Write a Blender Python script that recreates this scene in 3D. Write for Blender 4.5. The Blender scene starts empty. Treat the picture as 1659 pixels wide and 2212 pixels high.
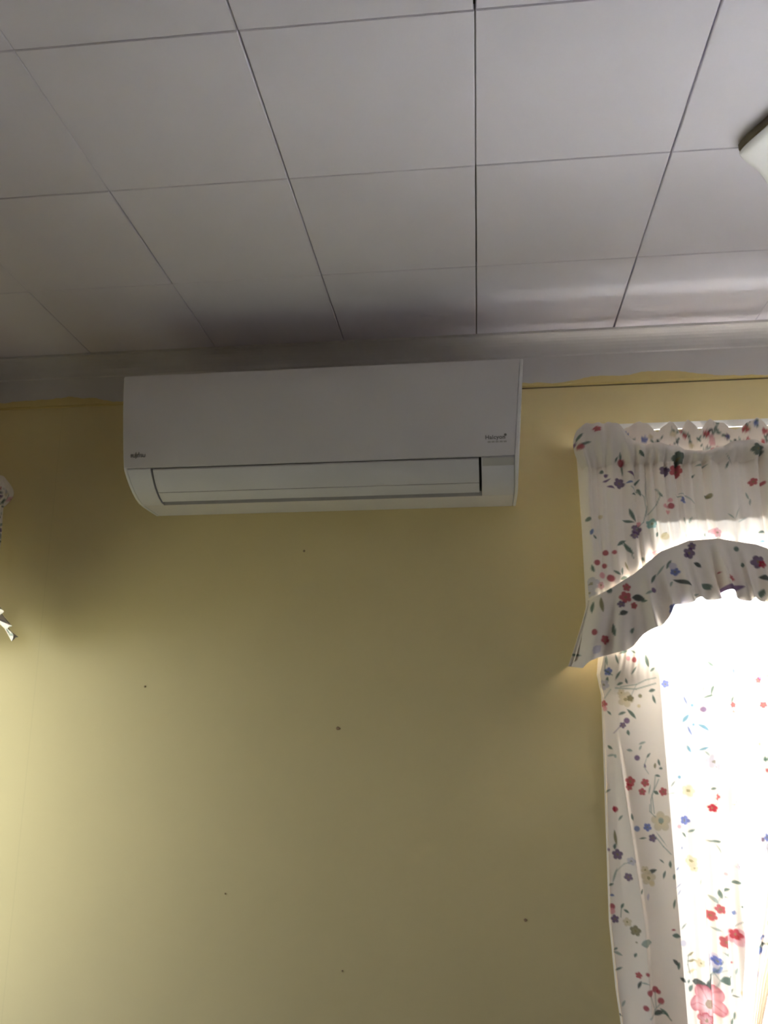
import bpy, bmesh, math, random
import numpy as np
from mathutils import Vector, Matrix

# ------------------------------------------------------------------ camera, sky, sun, lamps, exposure
SC = bpy.context.scene
COL = SC.collection
SC.view_settings.view_transform = 'Standard'
SC.view_settings.look = 'None'
SC.view_settings.gamma = 1.0
SC.view_settings.exposure = 0.07
SC.view_settings.use_curve_mapping = False
SC.cycles.use_denoising = True
SC.cycles.pixel_filter_type = 'BLACKMAN_HARRIS'
SC.cycles.filter_width = 2.4
SC.cycles.max_bounces = 14
SC.cycles.diffuse_bounces = 8
SC.cycles.transmission_bounces = 8
SC.cycles.transparent_max_bounces = 12
SC.cycles.sample_clamp_indirect = 80.0
SC.cycles.caustics_reflective = False
SC.cycles.caustics_refractive = False

ZC = 1.265                      # eye height of the camera
CEIL = ZC + 1.1754              # underside of the ceiling tiles
WY = 1.245                      # inner face of the wall that carries the air conditioner
LX, RX, FY = -1.60, 2.45, -2.75 # inner faces of the left, right and front (behind the camera) walls

cam_data = bpy.data.cameras.new('camera')
cam = bpy.data.objects.new('camera', cam_data)
COL.objects.link(cam)
SC.camera = cam
cam_data.sensor_fit = 'HORIZONTAL'
cam_data.sensor_width = 36.0
cam_data.lens = 36.0 * 1844.44 / 1659.0
cam_data.clip_start = 0.02
_p, _y, _r = 0.256232, 0.106809, -0.000994
_rt = Vector((math.cos(_y), math.sin(_y), 0))
_fw = Vector((-math.sin(_y) * math.cos(_p), math.cos(_y) * math.cos(_p), math.sin(_p)))
_up = _rt.cross(_fw)
_rt, _up = _rt * math.cos(_r) + _up * math.sin(_r), -_rt * math.sin(_r) + _up * math.cos(_r)
M = Matrix((_rt, _up, -_fw)).transposed().to_4x4()
M.translation = Vector((-0.02696, -1.18020, ZC))
cam.matrix_world = M

SKY = 6.5
SKY_COL = (0.89, 0.92, 1.0, 1)
world = bpy.data.worlds.new('sky')
SC.world = world
world.use_nodes = True
_bg = world.node_tree.nodes['Background']
_bg.inputs[0].default_value = SKY_COL
_bg.inputs[1].default_value = SKY


def add_light(name, kind, loc, energy, color=(1, 1, 1), **kw):
    d = bpy.data.lights.new(name, kind)
    d.energy = energy
    d.color = color
    for k, v in kw.items():
        setattr(d, k, v)
    o = bpy.data.objects.new(name, d)
    o.location = loc
    COL.objects.link(o)
    return o


def aim(o, d):
    o.rotation_euler = Vector(d).to_track_quat('-Z', 'Y').to_euler()


sun = add_light('sun', 'SUN', (0, 0, 8), 150.0, (0.97, 0.97, 1.0), angle=0.01)
aim(sun, (-0.08, -1.0, -0.58))
# warm room lamp off to the right, behind the camera
lamp = add_light('room_lamp', 'POINT', (2.05, -1.55, ZC + 0.05), 5.0, (1.0, 0.78, 0.52), shadow_soft_size=0.16)

# openings (x or y range, z range)
WIN_A = (0.412, 2.174, ZC - 0.76, ZC + 0.765)      # window in the wall with the air conditioner
WIN_L = (0.46, 1.19, ZC - 0.85, ZC + 0.56)        # window in the left wall


def portal(name, loc, d, sx, sy):
    o = add_light(name, 'AREA', loc, 1.0, shape='RECTANGLE', size=sx, size_y=sy)
    o.data.cycles.is_portal = True
    aim(o, d)


portal('window_portal', ((WIN_A[0] + WIN_A[1]) / 2, WY + 0.14, (WIN_A[2] + WIN_A[3]) / 2), (0, -1, 0), WIN_A[1] - WIN_A[0], WIN_A[3] - WIN_A[2])
portal('window_portal', (LX - 0.14, (WIN_L[0] + WIN_L[1]) / 2, (WIN_L[2] + WIN_L[3]) / 2), (1, 0, 0), WIN_L[1] - WIN_L[0], WIN_L[3] - WIN_L[2])


# ------------------------------------------------------------------ materials
def srgb(r, g, b):
    f = lambda c: (c / 255 / 12.92) if c / 255 <= 0.04045 else ((c / 255 + 0.055) / 1.055) ** 2.4
    return (f(r), f(g), f(b), 1)


class NT:
    def __init__(self, name):
        self.m = bpy.data.materials.new(name)
        self.m.use_nodes = True
        self.t = self.m.node_tree
        self.n = self.t.nodes
        self.p = self.n['Principled BSDF']
        self.out = self.n['Material Output']

    def new(self, kind, **kw):
        n = self.n.new(kind)
        for k, v in kw.items():
            if k.startswith('i_'):
                n.inputs[k[2:]].default_value = v
            else:
                setattr(n, k, v)
        return n

    def link(self, a, b):
        self.t.links.new(a, b)

    def ramp(self, src, stops):
        r = self.new('ShaderNodeValToRGB')
        e = r.color_ramp.elements
        while len(e) < len(stops):
            e.new(0.5)
        for el, (p, c) in zip(e, stops):
            el.position = p
            el.color = c
        self.link(src, r.inputs[0])
        return r.outputs[0]

    def noise(self, scale, detail=3, coord='Object', stretch=None, rough=0.5):
        tc = self.new('ShaderNodeTexCoord')
        src = tc.outputs[coord]
        if stretch:
            mp = self.new('ShaderNodeMapping')
            mp.inputs['Scale'].default_value = stretch
            self.link(src, mp.inputs[0])
            src = mp.outputs[0]
        n = self.new('ShaderNodeTexNoise')
        n.inputs['Scale'].default_value = scale
        n.inputs['Detail'].default_value = detail
        n.inputs['Roughness'].default_value = rough
        self.link(src, n.inputs['Vector'])
        return n.outputs['Fac']

    def bump(self, h, strength, dist=0.001):
        b = self.new('ShaderNodeBump')
        b.inputs['Strength'].default_value = strength
        b.inputs['Distance'].default_value = dist
        self.link(h, b.inputs['Height'])
        self.link(b.outputs[0], self.p.inputs['Normal'])

    def math(self, op, a, b=None, c=None):
        n = self.new('ShaderNodeMath', operation=op)
        for i, v in enumerate((a, b, c)):
            if v is None:
                continue
            if isinstance(v, (int, float)):
                n.inputs[i].default_value = v
            else:
                self.link(v, n.inputs[i])
        return n.outputs[0]


def mul(c, k):
    return (c[0] * k, c[1] * k, c[2] * k, 1)


def plain(name, col, rough=0.5, var=0.05, scale=8, bump=0.0, bscale=400, metallic=0.0, spec=0.5):
    t = NT(name)
    f = t.noise(scale)
    t.link(t.ramp(f, [(0.3, mul(col, 1 - var)), (0.7, mul(col, 1 + var))]), t.p.inputs['Base Color'])
    t.p.inputs['Roughness'].default_value = rough
    t.p.inputs['Metallic'].default_value = metallic
    t.p.inputs['Specular IOR Level'].default_value = spec
    if bump:
        t.bump(t.noise(bscale, 2), bump)
    return t.m


WALL_C = (0.71, 0.60, 0.325, 1)
WHITE_C = (0.76, 0.74, 0.73, 1)


def wall_paint():
    t = NT('yellow_wall_paint')
    f = t.noise(2.2, 4)
    base = t.ramp(f, [(0.3, mul(WALL_C, 0.97)), (0.7, mul(WALL_C, 1.02))])
    # faint joint of two wall boards
    tc = t.new('ShaderNodeTexCoord')
    sp = t.new('ShaderNodeSeparateXYZ')
    t.link(tc.outputs['Object'], sp.inputs[0])
    dx = t.math('ABSOLUTE', t.math('ADD', sp.outputs['X'], 1.315))
    ln = t.math('SUBTRACT', 1.0, t.math('MINIMUM', t.math('DIVIDE', dx, 0.003), 1.0))
    mix = t.new('ShaderNodeMix', data_type='RGBA')
    t.link(t.math('MULTIPLY', ln, 0.08), mix.inputs[0])
    t.link(base, mix.inputs[6])
    mix.inputs[7].default_value = mul(WALL_C, 0.4)
    t.link(mix.outputs[2], t.p.inputs['Base Color'])
    t.p.inputs['Roughness'].default_value = 0.62
    t.p.inputs['Specular IOR Level'].default_value = 0.25
    t.bump(t.noise(260, 2), 0.12)
    return t.m


def trim_paint():
    """white moulding whose lower edge was lapped by the wall's yellow paint, unevenly"""
    t = NT('white_trim_with_yellow_edge')
    tc = t.new('ShaderNodeTexCoord')
    sp = t.new('ShaderNodeSeparateXYZ')
    t.link(tc.outputs['Object'], sp.inputs[0])
    n1 = t.noise(3.2, 2.0, stretch=(1, 1, 0.0))
    n2 = t.noise(26, 2.0, stretch=(1, 1, 0.3))
    edge = t.math('ADD', t.math('MULTIPLY_ADD', n1, 0.110, ZC + 0.974), t.math('MULTIPLY', n2, 0.012))
    k = t.math('MULTIPLY', t.math('SUBTRACT', edge, sp.outputs['Z']), 500)
    k.node.use_clamp = True
    mix = t.new('ShaderNodeMix', data_type='RGBA')
    t.link(k, mix.inputs[0])
    mix.inputs[6].default_value = (0.59, 0.57, 0.57, 1)
    mix.inputs[7].default_value = (0.67, 0.545, 0.245, 1)
    t.link(mix.outputs[2], t.p.inputs['Base Color'])
    t.p.inputs['Roughness'].default_value = 0.6
    t.p.inputs['Specular IOR Level'].default_value = 0.25
    return t.m


def fabric(name, trans):
    """printed cotton: the print is a colour attribute, the cloth lets part of the light through"""
    t = NT(name)
    at = t.new('ShaderNodeAttribute', attribute_name='print')
    wv = t.noise(900, 1)
    dif = t.new('ShaderNodeBsdfDiffuse')
    tr = t.new('ShaderNodeBsdfTranslucent')
    mx = t.new('ShaderNodeMixShader')
    mx.inputs[0].default_value = trans
    t.link(at.outputs['Color'], dif.inputs[0])
    t.link(at.outputs['Color'], tr.inputs[0])
    b = t.new('ShaderNodeBump')
    b.inputs['Strength'].default_value = 0.15
    b.inputs['Distance'].default_value = 0.0005
    t.link(wv, b.inputs['Height'])
    t.link(b.outputs[0], dif.inputs['Normal'])
    t.link(dif.outputs[0], mx.inputs[1])
    t.link(tr.outputs[0], mx.inputs[2])
    t.link(mx.outputs[0], t.out.inputs[0])
    t.n.remove(t.p)
    return t.m


def pane_glass():
    t = NT('window_glass')
    fr = t.new('ShaderNodeFresnel', i_IOR=1.45)
    tp = t.new('ShaderNodeBsdfTransparent')
    tp.inputs[0].default_value = (0.95, 0.97, 0.96, 1)
    ge = t.new('ShaderNodeNewGeometry')
    t.link(t.math('MULTIPLY_ADD', ge.outputs['Backfacing'], 1 / 1.45 - 1.45, 1.45), fr.inputs['IOR'])
    gl = t.new('ShaderNodeBsdfGlossy')
    gl.inputs['Roughness'].default_value = 0.02
    mx = t.new('ShaderNodeMixShader')
    t.link(fr.outputs[0], mx.inputs[0])
    t.link(tp.outputs[0], mx.inputs[1])
    t.link(gl.outputs[0], mx.inputs[2])
    t.link(mx.outputs[0], t.out.inputs[0])
    t.n.remove(t.p)
    return t.m


def opal_glass():
    t = NT('opal_glass')
    f = t.noise(30)
    t.link(t.ramp(f, [(0.3, (0.93, 0.93, 0.95, 1)), (0.7, (0.96, 0.96, 0.97, 1))]), t.p.inputs['Base Color'])
    t.p.inputs['Roughness'].default_value = 0.15
    return t.m


M_WALL = wall_paint()
M_TRIM = trim_paint()
M_TILE = plain('white_ceiling_tile', (0.755, 0.725, 0.80, 1), 0.7, 0.015, 5, 0.12, 220, spec=0.2)
M_BACKING = plain('dusty_batten_grey', (0.10, 0.085, 0.06, 1), 0.9, 0.3, 9)
M_PLASTIC = plain('white_plastic', (0.69, 0.665, 0.675, 1), 0.38, 0.01, 6, spec=0.4)
M_VANE = plain('white_vane_plastic', (0.645, 0.635, 0.675, 1), 0.34, 0.01, 6, spec=0.4)
M_SIDE = plain('pale_end_cap_plastic', (0.75, 0.745, 0.74, 1), 0.35, 0.01, 6, spec=0.4)
M_GAP = plain('dusty_joint', (0.14, 0.11, 0.06, 1), 0.9, 0.5, 12)
M_DARK = plain('dark_outlet', (0.02, 0.02, 0.02, 1), 0.8, 0.1)
M_SMOKE = plain('grey_display_window', (0.50, 0.485, 0.47, 1), 0.25, 0.02)
M_MARK = plain('grey_lettering', (0.16, 0.155, 0.15, 1), 0.5, 0.05)
M_MARK2 = plain('pale_grey_lettering', (0.42, 0.40, 0.38, 1), 0.5, 0.05)
M_SASH = plain('white_window_paint', (0.78, 0.78, 0.76, 1), 0.4, 0.03)
M_ROD = plain('white_rod_enamel', (0.82, 0.82, 0.80, 1), 0.35, 0.02)
M_BRONZE = plain('dark_brass', (0.17, 0.14, 0.09, 1), 0.45, 0.2, 30, metallic=0.6)
M_NAIL = plain('rusty_nail', (0.30, 0.20, 0.11, 1), 0.7, 0.3, 60)
M_FLOOR = plain('grey_carpet', (0.04, 0.039, 0.04, 1), 0.95, 0.08, 40, 0.3, 900, spec=0.1)
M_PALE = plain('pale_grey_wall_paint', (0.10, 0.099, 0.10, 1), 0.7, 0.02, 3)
M_GROUND = plain('pale_concrete', (0.29, 0.30, 0.335, 1), 0.9, 0.08, 0.7)
M_BOUNCE = plain('white_bounce_strip', (0.90, 0.91, 0.93, 1), 0.8, 0.05, 0.9)
M_LAWN = plain('dry_lawn', (0.095, 0.092, 0.062, 1), 0.9, 0.2, 2.0)
M_GLASS = pane_glass()
M_OPAL = opal_glass()
M_CLOTH = fabric('printed_cotton', 0.028)
M_LINED = fabric('lined_printed_cotton', 0.018)
M_DOUBLE = fabric('doubled_printed_cotton', 0.0008)


# ------------------------------------------------------------------ helpers
def make(name, verts, faces, mat, parent=None, smooth=False, loc=None):
    me = bpy.data.meshes.new(name)
    me.from_pydata([tuple(v) for v in verts], [], [tuple(f) for f in faces])
    me.validate()
    bm = bmesh.new()
    bm.from_mesh(me)
    bmesh.ops.recalc_face_normals(bm, faces=bm.faces)
    bm.to_mesh(me)
    bm.free()
    if smooth:
        for p in me.polygons:
            p.use_smooth = True
    me.materials.append(mat)
    o = bpy.data.objects.new(name, me)
    if loc:
        o.location = loc
    if parent:
        o.parent = parent
    COL.objects.link(o)
    return o


def bevel(o, w, seg=2):
    m = o.modifiers.new('bevel', 'BEVEL')
    m.width = w
    m.segments = seg
    m.limit_method = 'ANGLE'
    m.angle_limit = math.radians(35)
    return o


def box(name, x0, x1, y0, y1, z0, z1, mat, parent=None, bv=0.0):
    v = [(x, y, z) for x in (x0, x1) for y in (y0, y1) for z in (z0, z1)]
    f = [(0, 1, 3, 2), (4, 6, 7, 5), (0, 4, 5, 1), (2, 3, 7, 6), (0, 2, 6, 4), (1, 5, 7, 3)]
    o = make(name, v, f, mat, parent)
    if bv:
        bevel(o, bv)
    return o


def empty(name, loc=(0, 0, 0)):
    o = bpy.data.objects.new(name, None)
    o.location = loc
    o.empty_display_size = 0.1
    COL.objects.link(o)
    return o


def tag(o, label, cat, group=None):
    o['label'] = label
    o['category'] = cat
    if group:
        o['group'] = group
    return o


def struct(o):
    o['kind'] = 'structure'
    return o


def extrude(name, prof, a, b, fn, mat, parent=None, smooth=False):
    """closed 2D profile swept straight from a to b; fn(s, p) gives the point"""
    n = len(prof)
    v = [fn(a, p) for p in prof] + [fn(b, p) for p in prof]
    f = [(i, (i + 1) % n, n + (i + 1) % n, n + i) for i in range(n)] + [tuple(range(n)), tuple(range(2 * n - 1, n - 1, -1))]
    return make(name, v, f, mat, parent, smooth)


# ------------------------------------------------------------------ room shell
FLOOR_Z = 0.0


def wall_with_opening(name, fn, a0, a1, z0, z1, hole, mat, depth=0.14):
    """fn(a, d, z): a along the wall, d into the wall"""
    h0, h1, hz0, hz1 = hole
    def ring(r, d):
        return [fn(r[0], d, r[2]), fn(r[1], d, r[2]), fn(r[1], d, r[3]), fn(r[0], d, r[3])]
    v = ring((a0, a1, z0, z1), 0) + ring(hole, 0) + ring(hole, depth) + ring((a0, a1, z0, z1), depth)
    f = []
    for r in range(4):
        s = (r + 1) % 4
        for k in range(4):
            f.append((r * 4 + k, r * 4 + (k + 1) % 4, s * 4 + (k + 1) % 4, s * 4 + k))
    return struct(make(name, v, f, mat))


wall_back = wall_with_opening('wall_back', lambda a, d, z: (a, WY + d, z), LX - 0.14, RX + 0.14, 0, CEIL + 0.03, WIN_A, M_WALL)
wall_left = wall_with_opening('wall_left', lambda a, d, z: (LX - d, a, z), FY, WY, 0, CEIL + 0.03, WIN_L, M_WALL)
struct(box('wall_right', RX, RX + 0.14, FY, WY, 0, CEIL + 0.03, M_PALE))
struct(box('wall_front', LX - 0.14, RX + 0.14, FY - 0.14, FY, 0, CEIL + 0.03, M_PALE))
struct(box('floor', LX - 0.14, RX + 0.14, FY - 0.14, WY + 0.14, -0.12, 0, M_FLOOR))
ceiling = struct(box('ceiling', LX - 0.14, RX + 0.14, FY - 0.14, WY + 0.14, CEIL + 0.0145, CEIL + 0.25, M_BACKING))

# ceiling tiles, 16 inch squares laid on battens: each tile is a part of the ceiling
T = 0.4064
rng = random.Random(4)


def tile_mesh(w, d):
    ch, th = 0.0016, 0.014
    v = []
    for k, z in ((ch, 0.0), (0.0, ch), (0.0, th)):
        v += [(k, k, z), (w - k, k, z), (w - k, d - k, z), (k, d - k, z)]
    f = [(0, 1, 2, 3), (8, 11, 10, 9)]
    for r in (0, 4):
        for k in range(4):
            f.append((r + k, r + (k + 1) % 4, r + 4 + (k + 1) % 4, r + 4 + k))
    me = bpy.data.meshes.new('tile')
    me.from_pydata(v, [], f)
    bm = bmesh.new()
    bm.from_mesh(me)
    bmesh.ops.recalc_face_normals(bm, faces=bm.faces)
    bm.to_mesh(me)
    bm.free()
    me.materials.append(M_TILE)
    return me


tile_cache = {}
GY = 0.0016
for i in range(-4, 7):
    for j in range(-7, 3):
        x0, x1 = max(i * T, LX), min((i + 1) * T, RX)
        y0, y1 = max(j * T, FY), min((j + 1) * T, WY)
        if x1 - x0 < 0.02 or y1 - y0 < 0.02:
            continue
        GX = (0.0032 if -1 <= i <= 1 else 0.0018)
        w = round(x1 - x0 - GX + rng.uniform(-0.0012, 0.0008), 4)
        d = round(y1 - y0 - GY, 4)
        me = tile_cache.setdefault((w, d), None) or tile_mesh(w, d)
        tile_cache[(w, d)] = me
        o = bpy.data.objects.new('tile', me)
        o.location = (x0 + GX / 2 + rng.uniform(-0.0006, 0.0006), y0 + GY / 2, CEIL + rng.uniform(0.0, 0.0006))
        o.parent = ceiling
        o.rotation_euler = (0, 0, rng.uniform(-0.0012, 0.0012))
        COL.objects.link(o)

# crown: a cove under the ceiling above a flat board
def crown_profile():
    p = [(0.0, 1.1754), (0.047, 1.1754), (0.047, 1.168)]
    for k in range(1, 9):
        a = math.radians(90 * k / 8)
        p.append((0.047 - 0.033 * math.sin(a), 1.168 - 0.058 * (1 - math.cos(a))))
    p += [(0.011, 1.106), (0.011, 1.0165), (0.0035, 1.0155), (0.0035, 1.0125), (0.0, 1.0125)]
    return p


CP = crown_profile()
for name, a, b, fn in (
    ('trim_1', LX, RX, lambda s, p: (s, WY - p[0], ZC + p[1])),
    ('trim_2', FY, WY, lambda s, p: (LX + p[0], s, ZC + p[1])),
    ('trim_3', FY, WY, lambda s, p: (RX - p[0], s, ZC + p[1])),
    ('trim_4', LX, RX, lambda s, p: (s, FY + p[0], ZC + p[1]))):
    t1 = struct(extrude(name, CP, a, b, fn, M_TRIM))
    if name == 'trim_1':
        extrude('joint_gap', [(0.0002, 1.0124), (0.0024, 1.0124), (0.0024, 1.0094), (0.0002, 1.0094)], 0.125, RX, fn, M_GAP, t1)
for name, a, b, fn in (
    ('baseboard_back', LX, RX, lambda s, p: (s, WY - p[0], p[1])),
    ('baseboard_left', FY, WY, lambda s, p: (LX + p[0], s, p[1]))):
    struct(extrude(name, [(0, 0), (0.014, 0), (0.014, 0.09), (0.008, 0.10), (0, 0.10)], a, b, fn, M_SASH))

# nails and chips left in the wall paint
for x, z, r, drip in ((-0.524, 0.527, 0.0036, 0), (-0.417, 0.020, 0.0050, 1), (0.079, -0.461, 0.0042, 0), (-0.982, 0.138, 0.0030, 0), (-0.718, -0.411, 0.0024, 0), (-0.397, -0.592, 0.0024, 0)):
    v, f, n = [], [], 10
    for k in range(n):
        a = 2 * math.pi * k / n
        s = 1.7 if (drip and -0.6 < math.sin(a) < 0.3 and math.cos(a) > 0) else 1.0
        v.append((r * s * math.cos(a), 0.0, r * math.sin(a)))
    for k in range(n):
        v.append((v[k][0] * 0.6, -0.0022, v[k][2] * 0.6))
    f = [(k, (k + 1) % n, n + (k + 1) % n, n + k) for k in range(n)] + [tuple(range(n, 2 * n))]
    make('nail_head', v, f, M_NAIL, wall_back, loc=(x, WY, ZC + z))

# ------------------------------------------------------------------ windows
def make_window(name, fn, hole):
    """fn(a, d, z): d into the wall from its inner face"""
    a0, a1, z0, z1 = hole
    root = struct(empty(name, fn((a0 + a1) / 2, 0.07, z0)))
    inv = Vector(root.location)
    def bx(nm, x0, x1, d0, d1, zz0, zz1, mat):
        v = [Vector(fn(x, d, z)) - inv for x in (x0, x1) for d in (d0, d1) for z in (zz0, zz1)]
        f = [(0, 1, 3, 2), (4, 6, 7, 5), (0, 4, 5, 1), (2, 3, 7, 6), (0, 2, 6, 4), (1, 5, 7, 3)]
        return make(nm, v, f, mat, root)
    def framed(nm, x0, x1, d0, d1, zz0, zz1, w):
        v = []
        for d in (d0, d1):
            for k in (0, w):
                v += [Vector(fn(x, d, z)) - inv for x, z in ((x0 + k, zz0 + k), (x1 - k, zz0 + k), (x1 - k, zz1 - k), (x0 + k, zz1 - k))]
        f = []
        for r, s in ((0, 1), (1, 3), (3, 2), (2, 0)):
            for k in range(4):
                f.append((r * 4 + k, r * 4 + (k + 1) % 4, s * 4 + (k + 1) % 4, s * 4 + k))
        return make(nm, v, f, M_SASH, root)
    e = 0.001
    framed('window_frame', a0 + e, a1 - e, 0.03, 0.135, z0 + e, z1 - e, 0.022)
    am = (a0 + a1) / 2
    parts = [(a0 + 0.023, am - 0.001), (am + 0.001, a1 - 0.023)] if a1 - a0 > 1 else [(a0 + 0.023, a1 - 0.023)]
    for s0, s1 in parts:
        framed('sash', s0, s1, 0.075, 0.110, z0 + 0.023, z1 - 0.023, 0.030)
        bx('pane', s0 + 0.026, s1 - 0.026, 0.090, 0.094, z0 + 0.049, z1 - 0.049, M_GLASS)
    bx('window_sill', a0 - 0.05, a1 + 0.05, -0.045, -0.0005, z0 - 0.03, z0 - 0.002, M_SASH)
    # casing boards around the opening, the head one with an added cap blocking light
    ct = 0.018
    bx('casing', a0 - 0.065, a0 - 0.003, -ct, -0.0005, z0 - 0.03, z1 + 0.003, M_SASH) if name == 'window_1' else None
    bx('casing', a1 + 0.003, a1 + 0.065, -ct, -0.0005, z0 - 0.03, z1 + 0.003, M_SASH) if name == 'window_1' else None
    bx('head_casing', a0 - 0.065, a1 + 0.065, -ct, -0.0005, z1 + 0.0035, z1 + 0.040, M_SASH)
    bx('light_stop_cap', a0 - 0.085, a1 + (0.085 if name == 'window_1' else 0.04), -0.097 if name == 'window_1' else -0.06, -0.0005, z1 + 0.0405, z1 + 0.056, M_SASH)
    return root


make_window('window_1', lambda a, d, z: (a, WY + d, z), WIN_A)
make_window('window_2', lambda a, d, z: (LX - d, a, z), WIN_L)
struct(box('ground', -30, 30, -30, 30, -0.7, -0.40, M_LAWN))
struct(box('pavement', -0.6, 14, WY + 0.16, 13, -0.42, -0.36, M_GROUND))
struct(box('path', -0.4, 14, 1.93, 2.36, -0.40, -0.335, M_BOUNCE))  # unseen bright strip, added to bounce sunlight up onto the ceiling

# ------------------------------------------------------------------ air conditioner
ac = tag(empty('air_conditioner', (-0.44, WY, ZC + 0.645)), 'long white wall-mounted split air conditioner on the yellow wall under the ceiling', 'air conditioner')
AO = Vector(ac.location)


def xl(z):
    return np.interp(z, [0.645, 0.72, 0.985], [-0.982, -0.991, -0.996])


def xr(z):
    return np.interp(z, [0.645, 0.72, 0.985], [0.098, 0.0975, 0.120])


# side profile (y, z above eye level), from the top of the front panel down and back to the wall
FRONT = [(0.976, 0.985), (0.9675, 0.982), (0.9645, 0.974), (0.966, 0.93), (0.972, 0.87), (0.981, 0.81), (0.992, 0.75), (0.9985, 0.722)]
CHIN = [(1.004, 0.7165), (1.018, 0.699), (1.036, 0.681), (1.058, 0.6655), (1.080, 0.6545), (1.102, 0.6475), (1.135, 0.6450), (1.200, 0.6450)]


def chin(y):
    return float(np.interp(y, [c[0] for c in CHIN], [c[1] for c in CHIN]))


def ac_strip(name, prof, lfn, rfn, mat, smooth=False):
    n = len(prof)
    v = [Vector((lfn(p[1]), p[0], ZC + p[1])) - AO for p in prof] + [Vector((rfn(p[1]), p[0], ZC + p[1])) - AO for p in prof]
    f = [(i, (i + 1) % n, n + (i + 1) % n, n + i) for i in range(n)] + [tuple(range(n)), tuple(range(2 * n - 1, n - 1, -1))]
    o = make(name, v, f, mat, ac)
    if smooth:
        for p in o.data.polygons:
            p.use_smooth = len(p.vertices) == 4
        o.data.set_sharp_from_angle(angle=math.radians(28))
    return o


E = 0.010                                            # thickness of the end caps
VL, VR = -0.912, -0.0035                             # the air outlet
back = WY - 0.001
# casing: body behind the panel
ac_strip('casing', [(back, 0.984), (0.985, 0.984), (0.985, 0.93), (1.000, 0.80), (1.016, 0.735), (1.125, 0.735), (1.125, 0.646), (back, 0.646)], lambda z: xl(z) + E, lambda z: xr(z) - E, M_PLASTIC)
# front panel: a thin curved cover
inner = [(y + 0.012, z) for y, z in FRONT[::-1]]
ac_strip('front_panel', FRONT + inner, lambda z: xl(z) + 0.004, lambda z: xr(z) - E + 0.0005, M_PLASTIC, True)
# cheeks on both sides of the outlet, following the curved underside
cheek = CHIN[:-2] + [(1.124, 0.646), (1.124, 0.734), (1.018, 0.734), (1.004, 0.7185)]
ac_strip('cheek_panel', cheek, lambda z: xl(z) + E, lambda z: VL - 0.0025, M_VANE, True)
ac_strip('cheek_panel', cheek, lambda z: VR + 0.004, lambda z: xr(z) - E, M_VANE, True)
# dark outlet behind the vane, grille slats in it
ac_strip('air_outlet', [(1.020, 0.7335), (1.030, 0.705), (1.060, 0.680), (1.106, 0.662), (1.1235, 0.660), (1.1235, 0.7335)], lambda z: VL - 0.002, lambda z: VR + 0.003, M_DARK)


def vane(y0, y1, name, shrink=0.0):
    ys = np.linspace(y0, y1, 7)
    outer = [(y, chin(y)) for y in ys]
    inn = [(y + 0.003, chin(y) + 0.005) for y in ys[::-1]]
    return ac_strip(name, outer + inn, lambda z: VL + 0.0035 + shrink, lambda z: VR - 0.003 - shrink, M_VANE, True)


vane(1.0055, 1.0585, 'air_vane')
vane(1.0605, 1.0985, 'air_vane')
ac_strip('display_window', [(1.0035, 0.7163), (1.0178, 0.6987), (1.0196, 0.701), (1.0053, 0.7186)], lambda z: VR + 0.0065, lambda z: xr(z) - E - 0.001, M_SMOKE)
# end caps, slightly proud with a rounded edge
cap = [(back, 0.985)] + FRONT[:1] + [(y + 0.002, z) for y, z in FRONT[1:]] + [(y - 0.0005, z - 0.001) for y, z in CHIN] + [(back, 0.645)]
for l, r in ((lambda z: xl(z), lambda z: xl(z) + E - 0.0007), (lambda z: xr(z) - E + 0.0012, lambda z: xr(z) + 0.0005)):
    bevel(ac_strip('end_cap', cap, l, r, M_SIDE), 0.0025)
# slats of the intake grille on the top
for k in range(7):
    y = 1.01 + k * 0.03
    ac_strip('intake_slat', [(y, 0.9842), (y + 0.012, 0.9842), (y + 0.012, 0.9885), (y, 0.9885)], lambda z: -0.93, lambda z: 0.05, M_PLASTIC)


def lettering(name, txt, x, z, h, mat, parent, spacing=1.0):
    c = bpy.data.curves.new(name, 'FONT')
    c.body = txt
    c.size = h
    c.align_x = 'CENTER'
    c.align_y = 'CENTER'
    c.space_character = spacing
    c.offset = 0.00025
    c.extrude = 0.0002
    t = bpy.data.objects.new(name, c)
    COL.objects.link(t)
    bpy.context.view_layer.update()
    me = bpy.data.meshes.new_from_object(t.evaluated_get(bpy.context.evaluated_depsgraph_get()))
    bpy.data.objects.remove(t)
    me.materials.clear()
    me.materials.append(mat)
    y = float(np.interp(z, [p[1] for p in FRONT[::-1]], [p[0] for p in FRONT[::-1]])) - 0.0006
    o = bpy.data.objects.new(name, me)
    o.rotation_euler = (math.radians(90 + 9), 0, 0)
    o.location = Vector((x, y, ZC + z)) - AO
    o.parent = parent
    COL.objects.link(o)
    return o


def on_panel(z, d=0.0006):
    return float(np.interp(z, [p[1] for p in FRONT[::-1]], [p[0] for p in FRONT[::-1]])) - d


lettering('maker_lettering', 'FUJITSU', -0.9475, 0.7530, 0.0125, M_MARK, ac)
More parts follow.
